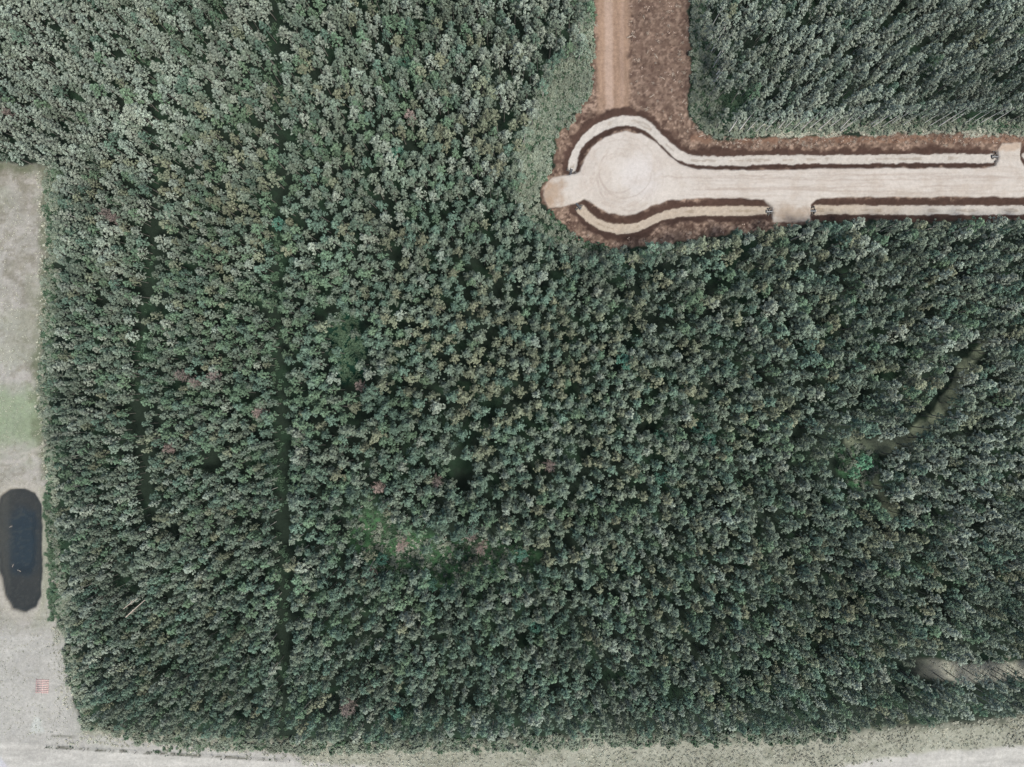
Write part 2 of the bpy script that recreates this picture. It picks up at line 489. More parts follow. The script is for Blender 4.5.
    bc = (C(204, 199, 189) * (1 - bt) + C(228, 225, 217) * bt) * (1 - warm) + (C(190, 172, 148) * (1 - bt) + C(214, 200, 178) * bt) * warm
    paint(bot, bc)
    cl = sstep(1.4, .3, np.abs(Dm - .4 + w1 * 4)) * sstep(.5, .62, fbm(PX, PY, 11, 3, 18))
    paint(bot * cl * .45, C(150, 134, 112))
    setr(bot, .7)
    zd = -.65 * sstep(12.0, 3.6, Dm)
    Z = np.where(mg > .5, 0.05 + .12 * sstep(0, -14, dg), Z)
    Z = Z + zd * (1 - sstep(1.0, -1.5, dg) * 1.0)
    Z = Z + np.where((fresh > .3) & (mg < .3), (n_fine - .5) * .25, 0)

    # one sheet, its faces shared out between the named surfaces
    me_co = np.stack([X, Y, Z], -1).reshape(-1, 3)
    flatc = col.reshape(-1, 3); flatr = rough.reshape(-1)
    idx = np.arange(nx * ny).reshape(nx, ny)
    f = np.stack([idx[:-1, 1:], idx[1:, 1:], idx[1:, :-1], idx[:-1, :-1]], -1).reshape(-1, 4)
    def fc(a): return a[:-1, :-1].reshape(-1)
    cls = np.zeros(len(f), int)
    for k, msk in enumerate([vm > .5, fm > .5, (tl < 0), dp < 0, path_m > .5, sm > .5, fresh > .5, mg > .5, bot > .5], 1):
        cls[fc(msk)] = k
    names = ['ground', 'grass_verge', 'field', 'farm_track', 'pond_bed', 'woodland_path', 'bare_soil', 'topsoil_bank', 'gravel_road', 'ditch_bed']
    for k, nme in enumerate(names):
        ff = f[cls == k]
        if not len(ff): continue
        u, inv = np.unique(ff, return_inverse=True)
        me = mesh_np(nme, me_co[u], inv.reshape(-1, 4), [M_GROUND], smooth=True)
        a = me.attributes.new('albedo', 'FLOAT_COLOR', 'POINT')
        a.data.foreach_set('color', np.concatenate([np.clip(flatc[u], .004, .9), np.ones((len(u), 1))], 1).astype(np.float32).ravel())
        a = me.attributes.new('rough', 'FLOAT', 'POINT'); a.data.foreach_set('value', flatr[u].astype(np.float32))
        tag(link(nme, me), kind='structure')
build_ground()

# pond water
def build_water():
    m, t, out = new_mat('pond_water')
    b = nd(t, 'ShaderNodeBsdfPrincipled')
    b.inputs['Base Color'].default_value = (.030, .042, .046, 1)
    b.inputs['Roughness'].default_value = .12
    b.inputs['Alpha'].default_value = .30
    bp = nd(t, 'ShaderNodeBump'); bp.inputs['Strength'].default_value = .08; bp.inputs['Distance'].default_value = .05
    geo = nd(t, 'ShaderNodeNewGeometry')
    t.links.new(noise_tex(t, 1.5, 3, geo.outputs['Position']), bp.inputs['Height'])
    t.links.new(bp.outputs[0], b.inputs['Normal'])
    t.links.new(b.outputs[0], out.inputs[0])
    ln = smooth_line(POND + [POND[0]], 4)[:-1]
    v = [(*at(18, 550), -.42)] + [(*at(18 + (x - 18) * 1.04, 550 + (y - 550) * 1.02), -.42) for x, y in ln]
    n = len(ln)
    tri = [(0, 1 + (i + 1) % n, 1 + i) for i in range(n)]
    tag(link('pond_water', mesh_np('pond_water', np.array(v), [np.array(tri)], [m])), kind='structure')
build_water()

# ------------------------------------------------------------------ foliage generators
def leaf_quads(cen, nrm, size, rs, long=1.25):
    """Rhombic leaf-spray faces at cen with normals nrm."""
    n = len(cen)
    nrm = nrm / (np.linalg.norm(nrm, axis=1, keepdims=True) + 1e-9)
    a = rs.normal(size=(n, 3)); u = np.cross(nrm, a); u /= np.linalg.norm(u, axis=1, keepdims=True) + 1e-9
    w = np.cross(nrm, u); s = size[:, None] * .5
    bend = nrm * s * .25
    v = np.stack([cen + u * s * long - bend, cen + w * s * .8 + bend, cen - u * s * long - bend, cen - w * s * .8 + bend], 1).reshape(-1, 3)
    return v, np.arange(n * 4).reshape(n, 4)

def boughs(me, vals):
    a = me.attributes.new('bough', 'FLOAT', 'POINT')
    v = np.zeros(len(me.vertices), np.float32); v[:len(vals)] = vals
    a.data.foreach_set('value', v)
    return me

def aspen(seed, rmax=1.95, h=14.0, z0f=.44, nb=26, leaf=.27, bole=.15):
    rs = np.random.default_rng(seed)
    cen, nrm, sz, bo = [], [], [], []
    tr = MB()
    bx, by = rs.normal(0, .22, 2)
    stem = [(bx * (k / 6) ** 2, by * (k / 6) ** 2, h * .97 * k / 6) for k in range(7)]
    tr.tube(stem, [bole, bole * .88, bole * .77, bole * .64, .07, .045, .02], 6, cap=False)
    z0 = h * z0f
    def clump(c, rad, n, out):
        d = rs.normal(size=(n, 3)); d /= np.linalg.norm(d, axis=1, keepdims=True)
        p = c + d * rad * rs.random((n, 1)) ** .45 * np.array([1, 1, .75])
        cen.append(p)
        nrm.append(d * .6 + np.array([0, 0, .8]) + np.array(out) * .3 + rs.normal(0, .45, (n, 3)))
        sz.append(rs.uniform(.7, 1.35, n) * leaf)
        bo.append(np.full(n, rs.random()))
    ang = rs.uniform(0, 6.28)
    for i in range(nb):
        t = (i + .5) / nb
        t = t ** .85
        z = z0 + (h - z0) * t * .93
        prof = (.62 + 1.5 * t if t < .25 else 1.0) * (1 - t) ** .68 + .11
        r = rmax * prof * rs.uniform(.6, 1.25)
        ang += 2.4 + rs.normal(0, .35)
        o = np.array([math.cos(ang), math.sin(ang), 0])
        zz = z + r * rs.uniform(.25, .6)
        base = np.array([bx * (z / h) ** 2, by * (z / h) ** 2, z])
        tip = base + o * r + np.array([0, 0, zz - z])
        if i % 3 == 0:
            tr.tube([base, base * .5 + tip * .5 - np.array([0, 0, .1]), tip], [.04, .025, .01], 3, cap=False)
        clump(tip, rs.uniform(.27, .52), int(rs.integers(18, 30)), o)
        if r > .9:
            clump(base * .45 + tip * .55, .34, 10, o)
    clump(np.array([bx, by, h * .98]), .36, 24, (0, 0, 1))
    cen = np.concatenate(cen); nrm = np.concatenate(nrm); sz = np.concatenate(sz)
    return leaf_quads(cen, nrm, sz, rs) + (np.repeat(np.concatenate(bo), 4),), tr.arrays()

def dome(seed, rmax, hgt, ncl, leaf, per=16, z0=.0):
    """A rounded bush or broad crown made of leaf clumps."""
    rs = np.random.default_rng(seed); cen, nrm, sz = [], [], []
    for _ in range(ncl):
        th = rs.uniform(0, 6.28); el = math.asin(rs.uniform(.05, 1)); f = rs.uniform(.6, 1.05)
        c = np.array([math.cos(th) * math.cos(el) * rmax * f, math.sin(th) * math.cos(el) * rmax * f, z0 + math.sin(el) * hgt * f])
        d = rs.normal(size=(per, 3)); d /= np.linalg.norm(d, axis=1, keepdims=True)
        cen.append(c + d * rmax * .3 * rs.random((per, 1)) ** .5)
        nrm.append(d * .5 + np.array([0, 0, .8]) + rs.normal(0, .35, (per, 3)))
        sz.append(rs.uniform(.7, 1.3, per) * leaf)
    return leaf_quads(np.concatenate(cen), np.concatenate(nrm), np.concatenate(sz), rs)

def tuft(seed, n=26, r=.5, h=.55):
    """Blades of grass or weeds leaning out of one root."""
    rs = np.random.default_rng(seed); v, q = [], []
    for i in range(n):
        a = rs.uniform(0, 6.28); o = np.array([math.cos(a), math.sin(a), 0]); w = np.array([-o[1], o[0], 0]) * rs.uniform(.03, .07)
        b = o * rs.uniform(0, .3) * r; l = rs.uniform(.4, 1) * r; hh = h * rs.uniform(.5, 1)
        m = b + o * l * .5 + np.array([0, 0, hh * .8]); e = b + o * l + np.array([0, 0, hh])
        k = len(v); v += [b - w, b + w, m + w, m - w, e + w * .2, e - w * .2]
        q += [(k, k + 1, k + 2, k + 3), (k + 3, k + 2, k + 4, k + 5)]
    return np.array(v), np.array(q)

def bare_tree(seed, h=11.0):
    rs = np.random.default_rng(seed); tr = MB(); cr = MB()
    tr.tube([(0, 0, 0), (.1, .05, h * .5), (.15, -.1, h)], [.15, .1, .02], 6, cap=False)
    ang = 0
    for i in range(34):
        z = h * (.35 + .6 * i / 34); ang += 2.4 + rs.normal(0, .3); L = 1.9 * (1 - .55 * i / 34) * rs.uniform(.6, 1.1)
        o = np.array([math.cos(ang), math.sin(ang), .55]); b = np.array([.12, -.02, z]); e = b + o * L
        cr.tube([b, e], [.05, .02], 3, cap=False)
        for _ in range(6):
            p = b + o * L * rs.uniform(.35, 1); d = o + rs.normal(0, .75, 3); d[2] = abs(d[2]) * .6
            q = p + d / np.linalg.norm(d) * rs.uniform(.35, .8)
            w = np.cross(d, (0, 0, 1)); w = w / (np.linalg.norm(w) + 1e-6) * rs.uniform(.035, .07)
            cr.quad(tuple(p - w), tuple(p + w), tuple(q + w * .5), tuple(q - w * .5))
    return cr.arrays(), tr.arrays()

# ------------------------------------------------------------------ prototypes
NS = 6
SHAPES = [aspen(100 + i, rmax=[1.9, 2.05, 1.75, 2.1, 1.85, 2.0][i], nb=[26, 29, 25, 31, 27, 24][i]) for i in range(NS)]
TRUNKS, CROWNS, ASPEN_FULL = [], {}, []
for i, ((lv, lq, lb), (tv, tf)) in enumerate(SHAPES):
    TRUNKS.append(mesh_np('aspen_trunk', tv, tf, [M_BARK], smooth=True))
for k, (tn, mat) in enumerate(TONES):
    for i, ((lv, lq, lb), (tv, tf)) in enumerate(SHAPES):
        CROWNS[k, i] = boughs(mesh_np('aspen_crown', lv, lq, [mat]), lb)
        nq = len(lq)
        full = mesh_np('aspen', np.concatenate([lv, tv]), [np.concatenate([lq, tf[0] + len(lv)])] + ([tf[1] + len(lv)] if len(tf[1]) else []), [mat, M_BARK_GREY],
                       np.concatenate([np.zeros(nq), np.ones(len(tf[0]) + len(tf[1]))]))
        ASPEN_FULL.append(boughs(full, lb))

WHITE = []
for i in range(3):
    (lv, lq, lb), (tv, tf) = aspen(180 + i, rmax=1.8, z0f=.60, nb=18, bole=.18)
    WHITE.append((mesh_np('white_trunk', tv, tf, [M_WHITE], smooth=True), {k: boughs(mesh_np('high_crown', lv, lq, [TONES[k][1]]), lb) for k in range(5)}))

def proto_collection(name, meshes):
    c = bpy.data.collections.new(name)
    for i, me in enumerate(meshes):
        c.objects.link(bpy.data.objects.new('%s_%03d' % (name, i), me))
    return c

def scatter(name, pts, rot, scl, idx, coll, label, cat):
    """ONE object whose instances stand at the given points (nothing anybody would count)."""
    me = bpy.data.meshes.new(name)
    n = len(pts)
    me.vertices.add(n); me.vertices.foreach_set('co', np.asarray(pts, np.float32).ravel())
    for nm, ty, data, key in (('turn', 'FLOAT_VECTOR', rot, 'vector'), ('size', 'FLOAT_VECTOR', scl, 'vector'), ('pick', 'INT', idx, 'value')):
        a = me.attributes.new(nm, ty, 'POINT')
        a.data.foreach_set(key, np.asarray(data, np.int32 if ty == 'INT' else np.float32).ravel())
    o = link(name, me)
    ng = bpy.data.node_groups.new(name, 'GeometryNodeTree')
    ng.interface.new_socket('Geometry', in_out='INPUT', socket_type='NodeSocketGeometry')
    ng.interface.new_socket('Geometry', in_out='OUTPUT', socket_type='NodeSocketGeometry')
    gi = ng.nodes.new('NodeGroupInput'); go = ng.nodes.new('NodeGroupOutput')
    ci = ng.nodes.new('GeometryNodeCollectionInfo'); ci.inputs[0].default_value = coll
    ci.inputs['Separate Children'].default_value = True; ci.inputs['Reset Children'].default_value = True
    ip = ng.nodes.new('GeometryNodeInstanceOnPoints'); ip.inputs['Pick Instance'].default_value = True
    def attr(nm, ty):
        a = ng.nodes.new('GeometryNodeInputNamedAttribute'); a.data_type = ty; a.inputs[0].default_value = nm
        return a.outputs[0]
    L = ng.links.new
    L(gi.outputs[0], ip.inputs['Points']); L(ci.outputs[0], ip.inputs['Instance'])
    L(attr('pick', 'INT'), ip.inputs['Instance Index'])
    L(attr('turn', 'FLOAT_VECTOR'), ip.inputs['Rotation']); L(attr('size', 'FLOAT_VECTOR'), ip.inputs['Scale'])
    L(ip.outputs[0], go.inputs[0])
    o.modifiers.new('scatter', 'NODES').node_group = ng
    return tag(o, label, cat, kind='stuff')

# ------------------------------------------------------------------ trees
def blob(x, y, cx, cy, rx, ry):
    return np.exp(-(((x - cx) / rx) ** 2 + ((y - cy) / ry) ** 2))

def crown_px(x, y):
    """Typical crown diameter in photo pixels in each stand."""
    s = 10.6 + 0 * x
    s = s - 1.5 * sstep(300, 240, x) * sstep(120, 200, y)
    s = s + 2.6 * blob(x, y, 820, 330, 230, 130) + 1.6 * blob(x, y, 980, 520, 110, 200) + 1.6 * blob(x, y, 450, 500, 130, 140)
    s = s + 1.2 * blob(x, y, 400, 60, 140, 70) - 1.6 * blob(x, y, 660, 700, 230, 45) - .8 * blob(x, y, 480, 170, 80, 110)
    s = s + .8 * blob(x, y, 40, 60, 120, 110) + 1.2 * blob(x, y, 940, 690, 110, 40) - .8 * blob(x, y, 800, 540, 120, 90)
    s = s + (fbm(x, y, 42, 3, 81) - .5) * 6.5
    return np.maximum(s, 7.5)

def pick_tone(x, y):
    w = np.array([1.0,
                  .12 + 6.0 * blob(x, y, 0, 30, 200, 150) + 9.0 * blob(x, y, 890, 40, 260, 110) + 1.0 * blob(x, y, 1020, 520, 110, 320) + .5 * blob(x, y, 80, 500, 60, 250) + .5 * blob(x, y, 700, 740, 300, 50) + .5 * blob(x, y, 520, 130, 60, 90),  # pale leaves in corner and edge stands, hazy fade painted into the foliage colour
                  .35 + .9 * blob(x, y, 420, 480, 170, 230) + .6 * blob(x, y, 560, 680, 260, 80) + .5 * blob(x, y, 560, 240, 90, 110),
                  .15 + 1.6 * blob(x, y, 240, 340, 90, 110) + 1.2 * blob(x, y, 430, 560, 120, 60) + .8 * blob(x, y, 400, 70, 60, 60) + .6 * blob(x, y, 330, 440, 60, 140) + .4 * blob(x, y, 200, 120, 100, 90),
                  .12 + 1.6 * blob(x, y, 480, 360, 90, 60) + 1.1 * blob(x, y, 215, 200, 60, 60) + .8 * blob(x, y, 480, 110, 60, 60) + .25 * blob(x, y, 780, 350, 220, 140) + .3 * blob(x, y, 850, 620, 160, 90)])
    return int(np.searchsorted(np.cumsum(w / w.sum()), random.random()))

def tree_numbers(px, py, big=1.0):
    s = float(crown_px(px, py))
    dia = s * random.uniform(.94, 1.44) * big
    h = (9.7 + (s - 9) * 1.1 + 2.5 * float(blob(px, py, 900, 60, 230, 90))) * random.uniform(.80, 1.15)
    x, y = at(px, py, h * .8)
    return x, y, h, dia

def make_aspen(px, py, label, group, tone=None, big=1.1, hmul=1.0, white=False):
    x, y, h, dia = tree_numbers(px, py, big)
    h *= hmul
    x, y = at(px, py, h * .8)
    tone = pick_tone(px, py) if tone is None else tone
    i = random.randrange(NS)
    root = bpy.data.objects.new('aspen_tree', None); COL.objects.link(root)
    root.location = (x, y, -.1)
    root.rotation_euler = (R(random.gauss(0, 1.6)), R(random.gauss(0, 1.6)), random.uniform(0, 6.28))
    s = dia * K / 4.3 * .97
    root.scale = (s, s, h / 14.0)
    if white:
        wtr, wcr = WHITE[i % 3]
        link('trunk', wtr, root); link('crown', wcr[tone], root)
    else:
        link('trunk', TRUNKS[i], root); link('crown', CROWNS[tone, i], root)
    size = 'tall' if h > 14.2 else ('small' if h < 10.6 else '')
    shade = {0: 'grey-green', 1: 'pale', 2: 'blue-green', 3: 'green', 4: 'olive-grey'}[tone]
    tag(root, label.replace('{}', (size + ' ' + shade).strip()), 'tree', group)
    return (px, py, dia)

ORD = ('first second third fourth fifth sixth seventh eighth ninth tenth eleventh twelfth thirteenth fourteenth fifteenth sixteenth '
       'seventeenth eighteenth nineteenth twentieth').split()

def walk(line, n):
    """n points spread evenly along a polyline."""
    p = np.array(line, float); seg = np.hypot(*np.diff(p, axis=0).T); c = np.concatenate([[0], np.cumsum(seg)])
    out = []
    for k in range(n):
        t = (k + .5) / n * c[-1]
        i = min(int(np.searchsorted(c, t, 'right')) - 1, len(seg) - 1)
        out.append(tuple(p[i] + (p[i + 1] - p[i]) * (t - c[i]) / seg[i]))
    return out

# edge rows: polyline of crowns, count, wording
ROWS = [
    ([(66, 172), (64, 250), (60, 340)], 14, '{} aspen, ORD from the top in the forest edge beside the upper field', 'aspens along the upper field'),
    ([(58, 346), (54, 390), (58, 462)], 10, '{} aspen, ORD from the top in the forest edge beside the green field patch', 'aspens along the green field patch'),
    ([(66, 470), (72, 540), (76, 622)], 13, '{} aspen, ORD from the top in the forest edge beside the pond', 'aspens along the pond'),
    ([(78, 630), (84, 670), (94, 722)], 8, '{} aspen, ORD from the top in forest edge beside the red slatted panel', 'aspens along the red panel field'),
    ([(100, 724), (180, 731), (266, 737)], 15, '{} aspen, ORD from the left in the forest edge along the bottom fence', 'aspens along the bottom fence'),
    ([(292, 737), (380, 738), (480, 735)], 16, '{} aspen, ORD right of the dark ride along the bottom grass verge', 'aspens on the verge right of the ride'),
    ([(488, 734), (580, 730), (690, 729)], 18, '{} aspen, ORD from the left in the middle third of the bottom forest edge', 'aspens on the middle verge'),
    ([(700, 730), (790, 729), (860, 725)], 13, '{} aspen, ORD from the left where the bottom verge turns paler and drier', 'aspens on the dry verge'),
    ([(872, 724), (950, 716), (1024, 703)], 12, '{} aspen, ORD from the left in the forest edge above the right-hand farm track', 'aspens above the right farm track'),
    ([(650, 252), (700, 244), (764, 234)], 10, '{} aspen, ORD from the left in the edge below the short curved ditch', 'aspens below the short ditch'),
    ([(774, 231), (812, 228)], 3, '{} aspen, ORD from the left at the foot of the stub driveway', 'aspens at the stub driveway'),
    ([(824, 225), (920, 224), (1020, 224)], 15, '{} aspen, ORD from the left in the edge below the long straight lower ditch', 'aspens below the long ditch'),
    ([(548, 62), (528, 108), (514, 156), (514, 200)], 11, '{} aspen, ORD from the top behind the scrub left of the turning circle', 'aspens behind the scrub'),
    ([(520, 212), (546, 242), (590, 260), (640, 260)], 11, '{} aspen, ORD from the left around the turning circle below its tan stub', 'aspens below the tan stub'),
    ([(582, 4), (578, 54)], 4, '{} aspen, ORD from the top at the left side of the brown strip', 'aspens left of the brown strip'),
    ([(738, 117), (800, 113), (872, 111)], 14, '{} aspen with bare white trunk, ORD from the left along the upper ditch bank', 'white-trunked aspens on the left of the bank'),
    ([(882, 111), (950, 109), (1022, 107)], 14, '{} aspen with bare white trunk, ORD on the right half of the upper bank', 'white-trunked aspens on the right of the bank'),
    ([(722, 4), (728, 40), (722, 74)], 7, '{} aspen with bare white trunk, ORD from the top right of the brown strip', 'white-trunked aspens right of the brown strip'),
    ([(263.5, 400), (266.5, 560)], 13, '{} aspen, ORD down the middle stretch of the dark ride, on its left', 'aspens left of the ride middle'),
    ([(294, 400), (297, 560)], 13, '{} aspen, ORD down the middle stretch of the dark ride, on its right', 'aspens right of the ride middle'),
    ([(267, 722), (267, 572)], 13, '{} aspen, ORD up from the bottom verge on the left of the dark ride', 'aspens left of the lower ride'),
    ([(297, 722), (297, 572)], 13, '{} aspen, ORD up from the bottom verge on the right of the dark ride', 'aspens right of the lower ride'),
    ([(350, 512), (372, 498), (402, 520), (450, 528), (505, 534), (548, 546)], 15, '{} aspen, ORD from the left along the top of the large grassy clearing', 'aspens above the grassy clearing'),
    ([(350, 556), (372, 574), (405, 588), (445, 598), (485, 584), (536, 574)], 13, '{} aspen, ORD from the left along the bottom of the large grassy clearing', 'aspens below the grassy clearing'),
    ([(966, 340), (943, 376), (917, 405), (892, 424), (858, 430)], 11, '{} aspen, ORD from the top along the left side of the curved path', 'aspens left of the curved path'),
    ([(992, 364), (973, 402), (945, 436), (912, 461)], 9, '{} aspen, ORD from the top along the right side of the curved path', 'aspens right of the curved path'),
]
placed = []
for line, n, words, group in ROWS:
    for k, (x, y) in enumerate(walk(line, n)):
        white = 'white trunk' in words
        placed.append(make_aspen(x + random.gauss(0, 1.6), y + random.gauss(0, 1.6), words.replace('ORD', ORD[k]), group,
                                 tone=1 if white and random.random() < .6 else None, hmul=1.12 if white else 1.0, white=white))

# broad teal trees that stand out among the aspens
BROAD = [((dome(300 + i, 2.3, 2.6, 34, .42, 15, 6.2)), i) for i in range(3)]
BROAD_ME = [mesh_np('broad_crown', v, q, [M_TEAL]) for (v, q), i in BROAD]
BRIGHT_ME = mesh_np('broad_crown', *BROAD[1][0], [M_BRIGHT])
def trunk_mesh(h, r):
    m = MB(); m.tube([(0, 0, 0), (.08, .03, h * .5), (0, 0, h)], [r, r * .7, r * .25], 7, cap=False)
    for k in range(5):
        a = k * 1.26; m.tube([(0, 0, h * .55), (math.cos(a) * 1.3, math.sin(a) * 1.3, h * .9)], [r * .4, r * .12], 4, cap=False)
    return m.mesh('broad_trunk', [M_BARKDK], smooth=True)
BROAD_TR = trunk_mesh(8.2, .2)
for x, y, s, words in [
        (624, 362, 1.0, 'teal broad-crowned tree standing out in the middle of the forest'),
        (663, 436, .8, 'teal broad-crowned tree above left of the darkest gap right of centre'),
        (700, 428, .75, 'small teal broad-crowned tree, rightmost of the teal pair right of centre'),
        (712, 440, .8, 'teal broad-crowned tree just below the rightmost of the teal pair'),
        (662, 478, .8, 'teal broad-crowned tree on its own below the teal pair right of centre'),
        (865, 462, .95, 'bright teal tree in the small clearing where the curved path ends'),
        (858, 474, .7, 'small teal tree at lower left of the clearing where the curved path ends'),
        (396, 716, .8, 'teal tree in the gap near the bottom verge'),
        (380, 562, .7, 'small teal tree on the left floor of the large grassy clearing'),
        (452, 592, .8, 'teal tree below the middle of the large grassy clearing'),
        (432, 588, .7, 'small teal tree left below the middle of the large grassy clearing'),
        (520, 556, .8, 'teal tree at the right end of the large grassy clearing'),
        (404, 60, .85, 'teal tree in the dark gap left of the brown strip top'),
        (396, 152, .85, 'teal tree in the narrow gap above left of the forest centre'),
        (536, 630, .75, 'teal tree below the right end of the large grassy clearing'),
        (276, 222, .75, 'teal tree standing in the upper dark ride')]:
    r_ = bpy.data.objects.new('broadleaf_tree', None); COL.objects.link(r_)
    wx, wy = at(x, y, 7.5)
    r_.location = (wx, wy, -.1); r_.rotation_euler = (0, 0, random.uniform(0, 6.28)); r_.scale = (s, s, s * random.uniform(.95, 1.1))
    link('trunk', BROAD_TR, r_); link('crown', BRIGHT_ME if 'curved path' in words else random.choice(BROAD_ME), r_)
    tag(r_, words, 'tree')
    placed.append((x, y, 13 * s))

# leafless pinkish trees
BARE = []
for i in range(3):
    (cv, cf), (tv, tf) = bare_tree(400 + i)
    BARE.append((mesh_np('bare_branches', cv, cf, [M_TWIG]), mesh_np('bare_trunk', tv, tf, [M_TWIG], smooth=True)))
for x, y, words in [
        (103, 214, 'pinkish bare tree, left of two inside the left strip of forest'),
        (111, 219, 'pinkish bare tree, right of two inside the left strip of forest'),
        (182, 376, 'pinkish bare tree, leftmost of three level with the green field patch'),
        (196, 381, 'pinkish bare tree, middle of three level with the green field patch'),
        (210, 378, 'pinkish bare tree, rightmost of three level with the green field patch'),
        (258, 411, 'pinkish bare tree at the left lip of the dark ride'),
        (409, 114, 'pinkish bare tree beside the gap above left of the forest centre'),
        (376, 487, 'pinkish bare tree above the left end of the large grassy clearing'),
        (402, 545, 'pinkish bare tree inside the large grassy clearing, left of its middle'),
        (373, 574, 'pinkish bare tree at the lower left corner of the large grassy clearing'),
        (470, 538, 'pinkish bare tree at the upper middle rim of the large grassy clearing'),
        (483, 546, 'pinkish bare tree inside the right half of the large grassy clearing'),
        (436, 480, 'pinkish bare tree in the dark gap above the large grassy clearing'),
        (550, 466, 'small pinkish bare tree right above the large grassy clearing'),
        (342, 706, 'pinkish bare tree, left of two just above the bottom verge'),
        (352, 712, 'pinkish bare tree, right of two just above the bottom verge'),
        (357, 388, 'pinkish bare tree below the dark green hollow left of centre'),
        (166, 448, 'pinkish bare tree between the pond and the dark ride'),
        (4, 112, 'pinkish bare tree at the left border above the field')]:
    c_, t_ = random.choice(BARE)
    r_ = bpy.data.objects.new('bare_tree', None); COL.objects.link(r_)
    wx, wy = at(x, y, 9.0); s = random.uniform(.9, 1.1)
    r_.location = (wx, wy, -.1); r_.rotation_euler = (R(random.gauss(0, 3)), R(random.gauss(0, 3)), random.uniform(0, 6.28)); r_.scale = (s, s, s)
    link('trunk', t_, r_); link('branches', c_, r_)
    tag(r_, words, 'tree')
    placed.append((x, y, 10))

# the rest of the wood: crowns packed as in a young stand, one object
CANOPY_OUT = [
    [(-200, 160), (0, 160), (30, 163), (50, 166), (54, 250), (50, 335), (44, 372), (46, 430), (56, 470), (62, 540), (66, 620), (74, 680), (86, 728), (140, 735), (280, 742), (450, 740),
     (600, 735), (750, 735), (850, 730), (950, 722), (1150, 702), (1150, 1000), (-200, 1000)],
    [(588, -120), (590, 0), (584, 46), (556, 64), (536, 108), (522, 156), (522, 208), (550, 238), (590, 254), (640, 250), (700, 238), (764, 227), (812, 221), (1150, 218),
     (1150, 108), (1024, 112), (900, 116), (740, 120), (716, 116), (718, 60), (706, 0), (700, -120)],
    [(720, 86), (744, 84), (750, 100), (734, 116), (720, 112)],
    [(824, 460), (856, 444), (882, 450), (888, 482), (864, 492), (838, 482)]]
GAPS = [(690, 432, 9), (465, 478, 13), (380, 543, 9), (920, 560, 10), (700, 648, 11), (395, 714, 9), (652, 428, 8), (410, 142, 9), (384, 76, 10), (925, 652, 8), (984, 692, 10), (352, 352, 14),
        (660, 318, 8), (640, 345, 5), (540, 545, 10), (520, 640, 8), (330, 430, 8), (365, 470, 8), (310, 600, 7), (150, 84, 9), (455, 610, 8), (600, 620, 6), (880, 420, 6), (960, 470, 8), (1000, 425, 9),
        (905, 690, 9), (830, 700, 8), (120, 580, 10), (130, 70, 7), (420, 20, 8), (500, 100, 6), (490, 345, 6), (740, 300, 6), (790, 420, 7), (860, 300, 7), (230, 560, 6), (770, 610, 6), (575, 520, 6),
        (640, 560, 7), (395, 255, 9), (780, 90, 7), (850, 92, 8), (1000, 75, 9), (60, 40, 9), (70, 100, 9), (110, 50, 8)]

def fill_forest():
    rs = random.Random(3)
    cand = [(rs.uniform(-150, 1174), rs.uniform(-170, 800)) for _ in range(170000)]
    ca = np.array(cand); X, Y = ca[:, 0], ca[:, 1]
    ok = np.ones(len(ca), bool)
    wob = (fbm(X, Y, 14, 3, 21) - .5)
    for poly in CANOPY_OUT:
        ok &= sdf(poly, X, Y) > 1.0 + wob * 5
    for poly in (GREEN_C, GREEN_D):      # ragged clearings with a few trees left standing in them
        ok &= (sdf(poly, X, Y) > 2 + wob * 13) | (fbm(X, Y, 9, 2, 83) > .72)
    dr = pdist(RIDE, X, Y); ok &= dr > 7.2 + 1.2 * sstep(180, 300, Y) + (fbm(X, Y, 26, 2, 31) - .5) * 7
    db = pdist(RIDE_B, X, Y); ok &= db > 6.6 + (fbm(X, Y, 20, 2, 32) - .4) * 6
    ok &= pdist(PATH, X, Y) > 10.6 + wob * 9; ok &= pdist(PATH_B, X, Y) > 7
    ok &= ~((pdist(STRIP_R, X, Y) < 12 + wob * 8) & (X > 912))
    for gx, gy, gr in GAPS:
        ok &= np.hypot(X - gx, Y - gy) > gr + wob * 6
    ok &= fbm(X, Y, 16, 3, 41) > .285
    S = crown_px(X, Y)
    cell = 6.0; grid = {}
    def near(x, y, r):
        cx, cy = int(x // cell), int(y // cell); k = int(r // cell) + 1
        for i in range(cx - k, cx + k + 1):
            for j in range(cy - k, cy + k + 1):
                for (qx, qy) in grid.get((i, j), ()):
                    if (qx - x) ** 2 + (qy - y) ** 2 < r * r: return True
        return False
    for (x, y, d) in placed:
        grid.setdefault((int(x // cell), int(y // cell)), []).append((x, y))
    pts, rot, scl, idx = [], [], [], []
    for i in np.nonzero(ok)[0]:
        x, y = cand[i]
        if near(x, y, S[i] * rs.uniform(.66, .88)): continue
        grid.setdefault((int(x // cell), int(y // cell)), []).append((x, y))
        wx, wy, h, dia = tree_numbers(x, y)
        s = dia * K / 4.3 * .97
        pts.append((wx, wy, -.1)); scl.append((s, s, h / 14.0))
        rot.append((R(rs.gauss(0, 2)), R(rs.gauss(0, 2)), rs.uniform(0, 6.28)))
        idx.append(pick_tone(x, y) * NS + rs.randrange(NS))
    print('forest trees', len(pts))
    scatter('aspen_forest', pts, rot, scl, idx, proto_collection('aspen', ASPEN_FULL),
            'dense young aspen forest of grey-green crowns covering most of the ground', 'forest')
fill_forest()

